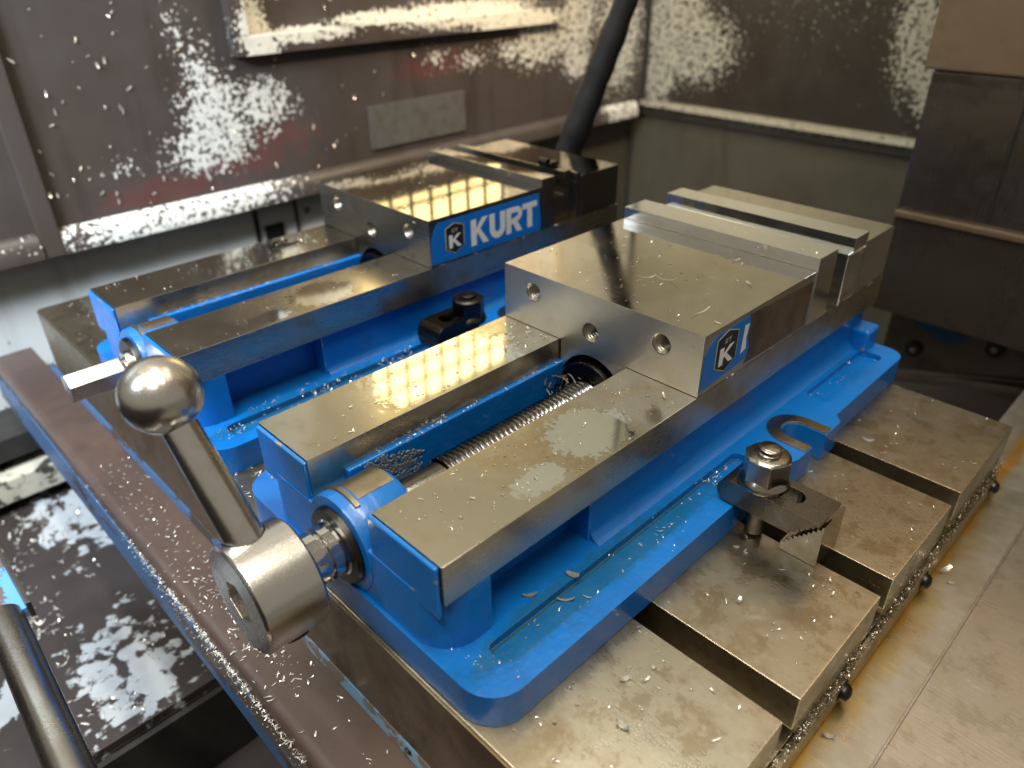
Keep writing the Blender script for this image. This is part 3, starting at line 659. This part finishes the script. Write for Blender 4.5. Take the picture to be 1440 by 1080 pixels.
# ------------------------------------------------------------------ clamps
def strap_clamp(loc, label, mat, flip=1):
    e = empty('strap_clamp', loc, label, 'clamp', 'strap clamps holding the vises')
    pts = [(-25, 0)] + arc(-22, 7, 7.5, 250, 110, 6) + [(-22, 14.6), (30, 14.6), (30, 12.4)]
    x, z = 30, 12.4
    for k in range(6): pts += [(x - 2.4, z), (x - 2.4, z - 2.0)]; x -= 2.4; z -= 2.0
    pts += [(x - 1, 0)]
    bm = B(); prism(bm, pts, 'y', -12.5, 12.5)
    c = B(); prism(c, arc(9, 0, 6.4, -90, 90, 8) + arc(-7, 0, 6.4, 90, 270, 8), 'z', -5, 20)
    obj('clamp_bar', cut(bm, [c]), mat, e, 0.4, smooth=False)
    if flip == 2: e.rotation_euler = (0, 0, math.pi / 2); e.scale = (0.8, 1, 1.45)
    return e
def step_block(loc, label, mat):
    pts = [(0, 0), (0, 27.5), (-1.5, 27.5)]; x, z = -1.5, 27.5
    for k in range(9): pts += [(x, z - 2.4), (x - 2.2, z - 2.4)]; x -= 2.2; z -= 2.4
    pts += [(x, 0)]
    bm = B(); prism(bm, pts, 'y', -13, 12)
    o = obj('step_block', bm, mat, None, 0.25, smooth=False); o.location = Vector(loc) * S
    return tag(o, label, 'step block')
def clamp_stud(loc, label, mat, top=24, cat_mat=None):
    e = empty('clamp_stud', loc, label, 'clamp stud', 'clamp studs with hex nuts')
    bm = B(); lathe(bm, (0, 0, -34), (0, 0, top - 3), [(0, 5.6), (0.93, 5.6)] + [(0.93 + 0.07 * k / 6, 5.6 if k % 2 else 4.9) for k in range(6)] + [(1, 4.6)], 24); obj('threaded_rod', bm, mat, e)
    bm = B(); lathe(bm, (0, 0, top - 8), (0, 0, top), [(0, 6.4), (.2, 6.4), (.3, 5.4), (.4, 6.4), (.55, 6.4), (.65, 5.4), (.75, 6.4), (.9, 6.1), (1, 4.8)], 24); obj('rod_end', bm, M_nut if mat is M_clamp else mat, e)
    bm = B(); lathe(bm, (0, 0, 0.1), (0, 0, 5.5), [(0, 13.8), (0.3, 14.0), (0.5, 13.6), (1, 11.2)], 36); obj('nut_flange', bm, M_nut if mat is M_clamp else mat, e)
    bm = B(); cyl(bm, (0, 0, 4), (0, 0, 18), 13.0, seg=6, phase=0.35)
    # chamfered top and bottom of the hexagon
    c = B(); lathe(c, (0, 0, 17), (0, 0, 26), [(0, 40), (1, 40)], 24)
    nb = obj('hex_nut', bm, M_nut if mat is M_clamp else mat, e, 0.6); c.free()
    bm = B(); lathe(bm, (0, 0, 17.9), (0, 0, 19.4), [(0, 12.0), (0.6, 11.2), (1, 10)], 36); obj('nut_face', bm, M_nut if mat is M_clamp else mat, e)
    return e
strap_clamp((127, 193, 21.4), 'dark steel strap clamp gripping the near vise flange beside the U slot', M_clamp)
step_block((157, 203, 0.3), 'grey toothed step block standing on the table under the near strap clamp', M_nut)
clamp_stud((118.5, 192.5, 36.2), 'grey flanged hex nut and stud on the near strap clamp', M_clamp)
strap_clamp((-152, 197, 24), 'black strap clamp in the shade between the two vises', M_oxide, 2)
clamp_stud((-148, 212, 39), 'black hex nut and stud between the two vises', M_oxide, 22)

# ------------------------------------------------------------------ rod and bracket at the lower left
bm = B(); cyl(bm, (-196, -134.5, -62), (60, -141.5, -62), 10.5, seg=40)
tag(obj('guide_rod', bm, M_rod), 'thick round steel guide rod crossing the lower left corner', 'rod')
br = empty('rail_bracket', (-220, -128, -58), 'blue flaking bracket above the steel rod at the left edge', 'bracket')
bm = B(); prism(bm, [(-90, -28), (27, -14), (29, 6), (-90, 6)], 'z', -6, 0); obj('bracket_plate', bm, M_bracket, br, 0.6)
bm = B(); prism(bm, [(-90, 6.2), (29, 6.2), (29, 9), (-90, 9)], 'z', -9, 3); obj('bracket_lip', bm, M_rod, br, 0.4)

# ------------------------------------------------------------------ chips and drops
def flake(bm, c, ln, wd, curl, rz, tilt=0.0, twist=0.0, n=4):
    """one curled sliver: strip bent along its length"""
    A = []; Bv = []
    rot = Matrix.Rotation(rz, 3, 'Z') @ Matrix.Rotation(tilt, 3, 'Y')
    for i in range(n + 1):
        t = i / n - 0.5; a = t * curl
        x = ln * (math.sin(a) / curl if abs(curl) > 1e-3 else t); z = ln * ((1 - math.cos(a)) / curl if abs(curl) > 1e-3 else 0)
        wv = wd * (1 - 0.5 * abs(2 * t) ** 2) / 2; ang = twist * t
        for sgn, L in ((-1, A), (1, Bv)):
            L.append(bm.verts.new((Vector(c) + rot @ Vector((x, sgn * wv * math.cos(ang), z + sgn * wv * math.sin(ang)))) * S))
    for i in range(n): bm.faces.new((A[i], A[i + 1], Bv[i + 1], Bv[i]))
def chip(bm, c, size, lift=0.25):
    ln = size * random.uniform(0.8, 2.3); cu = random.uniform(-1.6, 2.2)
    flake(bm, (c[0], c[1], c[2] + lift + abs(cu) * ln * 0.06), ln, size * random.uniform(.18, .48), cu, random.uniform(0, 6.3), random.uniform(-.3, .3), random.uniform(-1.2, 1.2), 4)
def stuff(name, bm, mat, label, cat):
    o = obj(name, bm, mat, None, 0); o['kind'] = 'stuff'; return tag(o, label, cat)
def scatter(n, region, z, size, clump=None):
    bm = B(); k = 0
    while k < n:
        x = random.uniform(region[0], region[1]); y = random.uniform(region[2], region[3])
        if clump and mnoise.noise(Vector((x * clump, y * clump, z))) < random.uniform(-.25, .45): continue
        chip(bm, (x, y, z), random.uniform(*size)); k += 1
    return bm
def join(bms):
    r = B()
    for b in bms:
        me = bpy.data.meshes.new('t'); b.to_mesh(me); b.free(); r.from_mesh(me); bpy.data.meshes.remove(me)
    return r
stuff('table_chips', join([scatter(34, (112, 190, 0, 92), 0, (0.8, 2.2), .05), scatter(30, (112, 190, 108, 194), 0, (0.8, 2.0), .05), scatter(22, (112, 190, 211, 296), 0, (0.8, 2.0), .05), scatter(25, (110, 190, 314, 414), 0, (.8, 2)), scatter(60, (-510, -340, 0, 60), 0, (1, 2.5)), scatter(120, (-146, -112, 0, 90), 0, (1, 3))]), M_chip, 'tiny bright metal chips strewn over the machine table', 'metal chips')
# chips packed along the end strip of the table
bm = B()
for k in range(1500):
    y = random.uniform(0, 410); d = random.random()
    if any(a - 2 < y < b + 2 for a, b in slots) and random.random() < .5: continue
    if mnoise.noise(Vector((y * .03, 2.2, 0))) < -0.25 and random.random() < .7: continue
    chip(bm, (191.2 + random.uniform(0, 3.2), y, -36 + (1 - abs(random.uniform(-1, 1))) * 13), random.uniform(.7, 2.0))
stuff('end_strip_chips', bm, M_nut, 'packed dark glittering chips along the right end face of the table', 'metal chips')
bm = B()
for k in range(480):
    x = random.uniform(-330, 150) if k % 3 else random.gauss(-95, 60); y = -29 + random.gauss(0, 10)
    if not -46 < y < -12.5: continue
    if x > -30 and random.random() < .8: continue
    chip(bm, (x, y, -70.6), random.uniform(.8, 2.6))
for k in range(1500):
    x = random.gauss(-95, 75); z = random.uniform(-97, -76)
    y = -48.2 - random.uniform(0, 1.5); chip(bm, (x, y, z), random.uniform(.8, 2.2))
stuff('trough_chips', bm, M_chip, 'silver chips clinging to the brown trough below the crank handle', 'metal chips')
stuff('pan_chips', join([scatter(260, (-560, -200, -130, -40), -220, (1.5, 5), .02), scatter(80, (-560, -200, -130, 30), -220, (1.5, 5))]), M_chip, 'scattered silver chips lying on the flaking pan floor', 'metal chips')
# chips stuck on the left wall
bm = B()
for k in range(120):
    y = random.uniform(52, 560) if k % 3 else random.uniform(52, 230); z = random.uniform(50, 300)
    ln = random.uniform(2.0, 7.5)
    bas = Matrix(((0, 0, 1), (math.cos(1.2), -math.sin(1.2), 0), (math.sin(1.2), math.cos(1.2), 0)))
    t0 = len(bm.verts); flake(bm, (0, 0, 0), ln, ln * random.uniform(.18, .4), random.uniform(-1.5, 1.5), random.gauss(0, .6), random.uniform(-.7, .7), random.uniform(-2, 2), 3)
    bm.verts.ensure_lookup_table()
    for v_ in bm.verts[t0:]: v_.co = bas @ v_.co + Vector((LW + 2.0, y, z)) * S
stuff('wall_chips', bm, M_chip, 'fine silver chips stuck to the stained left wall', 'metal chips')
# chips on the vises
def vise_chips(ox, label, seed):
    random.seed(seed); L = []
    def sc2(n, r, z, sz, cl=None): L.append(scatter(int(n * .7), (r[0] + ox, r[1] + ox, r[2], r[3]), z, sz, cl))
    sc2(60, (-75, -28, 4, 175), 76, (.6, 2.0), .05); sc2(70, (-74, -34, 130, 180), 76, (.6, 2.2)); sc2(55, (28, 75, 4, 175), 76, (.5, 1.5), .05)
    sc2(45, (-74, 74, 190, 300), 114, (.6, 2.2), .04); sc2(60, (83, 96, 18, 226), 15.5, (.8, 2.4), .06); sc2(45, (70, 107, 100, 225), 20, (.5, 1.5), .05); sc2(70, (72, 106, 300, 425), 17, (.7, 1.8))
    sc2(40, (24.5, 27, 30, 180), 60.5, (.6, 1.6)); sc2(80, (-27, -24.5, 30, 180), 60.5, (.8, 1.8)); sc2(60, (-20, 20, 60, 175), 24, (1, 3.5))
    sc2(30, (75.6, 77, 184, 425), 76, (.7, 1.6)); sc2(40, (60, 105, 5, 20), 20, (.5, 1.2)); sc2(30, (-20, 20, 340, 350), 78, (1, 2)); sc2(25, (-74, 74, 312, 330), 122.6 if ox == 0 else 120.8, (.6, 1.6)); sc2(220, (-110, -72, 10, 120), 20, (.8, 2.6), .05)
    if ox: sc2(260, (72, 110, 20, 180), 20, (.8, 2.4), .05)
    stuff('vise_chips', join(L), M_chip, label, 'metal chips')
vise_chips(0, 'small silver chips lying on the near vise', 3)
vise_chips(-253.7, 'small silver chips lying on the far vise', 4)
random.seed(21)
# bigger chips one can pick out, each its own object
big = [(80.5, 77.6, 20.1, 7, 3.6, .4, 'broad pale chip on the near vise flange, widest of the flange chips'), (74.8, 52.5, 20.1, 8, 2.2, .9, 'pointed silver chip on the near flange close to the front leg'), (86.5, 65.6, 15.6, 10, 1.6, .8, 'long splintered chip in the green channel of the near flange'),
       (128.8, 61, .1, 6.5, 2.4, 1.2, 'curled upright chip on the front table strip, left one of a pair'), (135.7, 66.9, .1, 6, 1.5, 1.35, 'thin curled chip on the front table strip, right one of a pair'), (134.5, 75.1, .1, 2.8, 1.8, .4, 'small round chip beside the chip pair on the front table strip'), (142.8, 40.6, .1, 8, 2.6, .2, 'flat boat-shaped chip lowest on the front table strip'),
       (18, 232, 114.1, 16, 1.0, .5, 'long thin splinter across the near moving jaw top'), (6, 226, 114.1, 13, .9, .55, 'thin splinter on the near jaw top left of the streak'), (58, 206, 114.1, 14, .9, 1.25, 'straight splinter near the sticker corner of the near jaw top'), (56, 262, 114.1, 7, 2.0, 2.7, 'curled chip near the right edge of the near jaw top'), (30, 290, 114.1, 6, 1.6, .9, 'short bright chip by the near soft jaw plate'),
       (198.6, 305, -53.9, 11, 3.4, 1.2, 'large brown-edged chip against the table end on the stained cover'), (205, 296, -53.9, 4, 2.5, .8, 'small golden chip next to the large chip on the stained cover'), (199, 142, -53.9, 8, 2.6, .5, 'crumpled yellow chip low on the stained cover'),
       (126.7, 328, .1, 9, 3.2, .3, 'dark brown chip on the rear table strip by the U slot'), (118.6, 173.7, .1, 3.4, 2.0, .6, 'left golden crumb in front of the near strap clamp'), (124.6, 173.3, .1, 2.8, 1.8, .2, 'right golden crumb in front of the near strap clamp'), (140.8, 140, .1, 5.2, 2.0, 1.9, 'forked chip on the second table strip'),
       (-42, 150, 76.1, 6, 1.4, 2.6, 'curled chip on the far rail of the near vise'), (62, 172, 76.1, 6, 1.4, 2.4, 'pale chip on the near rail below the moving jaw')]
for x, y, z, ln, wd, rz, lab in big:
    bm = B(); flake(bm, (0, 0, .5), ln, wd, random.uniform(.8, 2.0), rz, random.uniform(-.1, .1), random.uniform(-.6, .6), 6)
    ext = bmesh.ops.solidify(bm, geom=bm.faces[:], thickness=0.25 * S)
    o = obj('metal_chip', bm, M_chip); o.location = Vector((x, y, z)) * S
    tag(o, lab, 'metal chip', 'larger loose metal chips')
# curled swarf in the screw channel
def swarf(pts, wd):
    bm = B(); A = []; Bv = []
    for i, p in enumerate(pts):
        p = Vector(p); d = (Vector(pts[min(i + 1, len(pts) - 1)]) - Vector(pts[max(i - 1, 0)])).normalized(); s_ = d.orthogonal().normalized() * wd / 2
        A.append(bm.verts.new((p - s_) * S)); Bv.append(bm.verts.new((p + s_) * S))
    for i in range(len(pts) - 1): bm.faces.new((A[i], A[i + 1], Bv[i + 1], Bv[i]))
    return bm
def coil(c, r, turns, adv, n=60, wob=0.2):
    return [(c[0] + r * math.cos(t) * (1 + wob * math.sin(t * .7)), c[1] + adv * k / n + r * .5 * math.sin(t), c[2] + r * .8 * math.sin(t)) for k, t in [(k, turns * 2 * math.pi * k / n) for k in range(n + 1)]]
for nm, c, r, tn, ad, lab in (('swarf_curl', (-12, 166, 52), 8, 3.2, 10, 'tangled dark swarf curl in the arch under the near moving jaw'), ('swarf_curl', (-14, 112, 38), 4.5, 4, 34, 'long wavy swarf ribbon beside the near lead screw'), ('swarf_curl', (-15, 84, 34), 5, 1.3, 22, 'short open swarf curl on the blue floor beside the screw')):
    tag(obj(nm, swarf(coil(c, r, tn, ad, wob=.6), .7), M_nut, None, 0), lab, 'swarf')

random.seed(8); bm = B()  # swarf pile in the channel, coloured black to deepen the shade there
for k in range(900):
    t = random.random() ** .6; y = 128 + 54 * t; zt = 24 + 30 * t
    chip(bm, (random.uniform(-23.5, 14), y, random.uniform(22, zt)), random.uniform(1.2, 4))
stuff('shade_swarf', bm, M_oxide, 'swarf blackened for deep shade, packed under the arch of the near moving jaw', 'swarf')
def drops(name, spots, label, wall=False, mat=None):
    bm = B()
    base = B(); bmesh.ops.create_uvsphere(base, u_segments=10, v_segments=6, radius=1.0)
    vs = [v.co.copy() for v in base.verts]; idx = {v: i for i, v in enumerate(base.verts)}; fs = [[idx[v] for v in f.verts] for f in base.faces]; base.free()
    for x, y, z, r in spots:
        sx = r * random.uniform(.8, 1.3); nv = [bm.verts.new(((x + max(v.z, -.25) * r * .4) * S, (y + v.y * r) * S, (z + v.x * sx) * S) if wall else ((x + v.x * sx) * S, (y + v.y * r) * S, (z + max(v.z, -.25) * r * .38) * S)) for v in vs]
        for f in fs:
            try: bm.faces.new([nv[i] for i in f])
            except ValueError: pass
    return stuff(name, bm, mat or M_drop, label, 'droplets')
sp = []
for k in range(90):
    sp.append((random.uniform(30, 74), random.uniform(8, 175), 76.05, random.uniform(.3, 1.0)))
for k in range(50): sp.append((random.uniform(-72, -30), random.uniform(70, 178), 76.05, random.uniform(.3, 1.0)))
for k in range(50): sp.append((random.uniform(-72, 72), random.uniform(186, 305), 114.05, random.uniform(.3, .9)))
for k in range(70): sp.append((-253.7 + random.uniform(-72, 72), random.uniform(205, 320), 114.05, random.uniform(.4, 1.1)))
for k in range(50): sp.append((random.uniform(110, 188), random.choice((random.uniform(2, 90), random.uniform(110, 192), random.uniform(315, 410))), .05, random.uniform(.3, .9)))
drops('coolant_drops', sp, 'clear coolant droplets standing on the ground steel surfaces')
sp = []
for k in range(900):
    y = random.uniform(30, 70); z = random.uniform(24, 59)
    if z > 62 - (y - 30) * .35 + random.uniform(-2, 2) or z < 52 - (y - 28) * 1.0 or y > 66 + random.uniform(-3, 3): continue
    sp.append((-24.1, y, z, random.uniform(.7, 1.25)))
drops('channel_drops', sp, 'dense patch of coolant beads on the blue inner wall behind the near screw housing', True, M_bead)
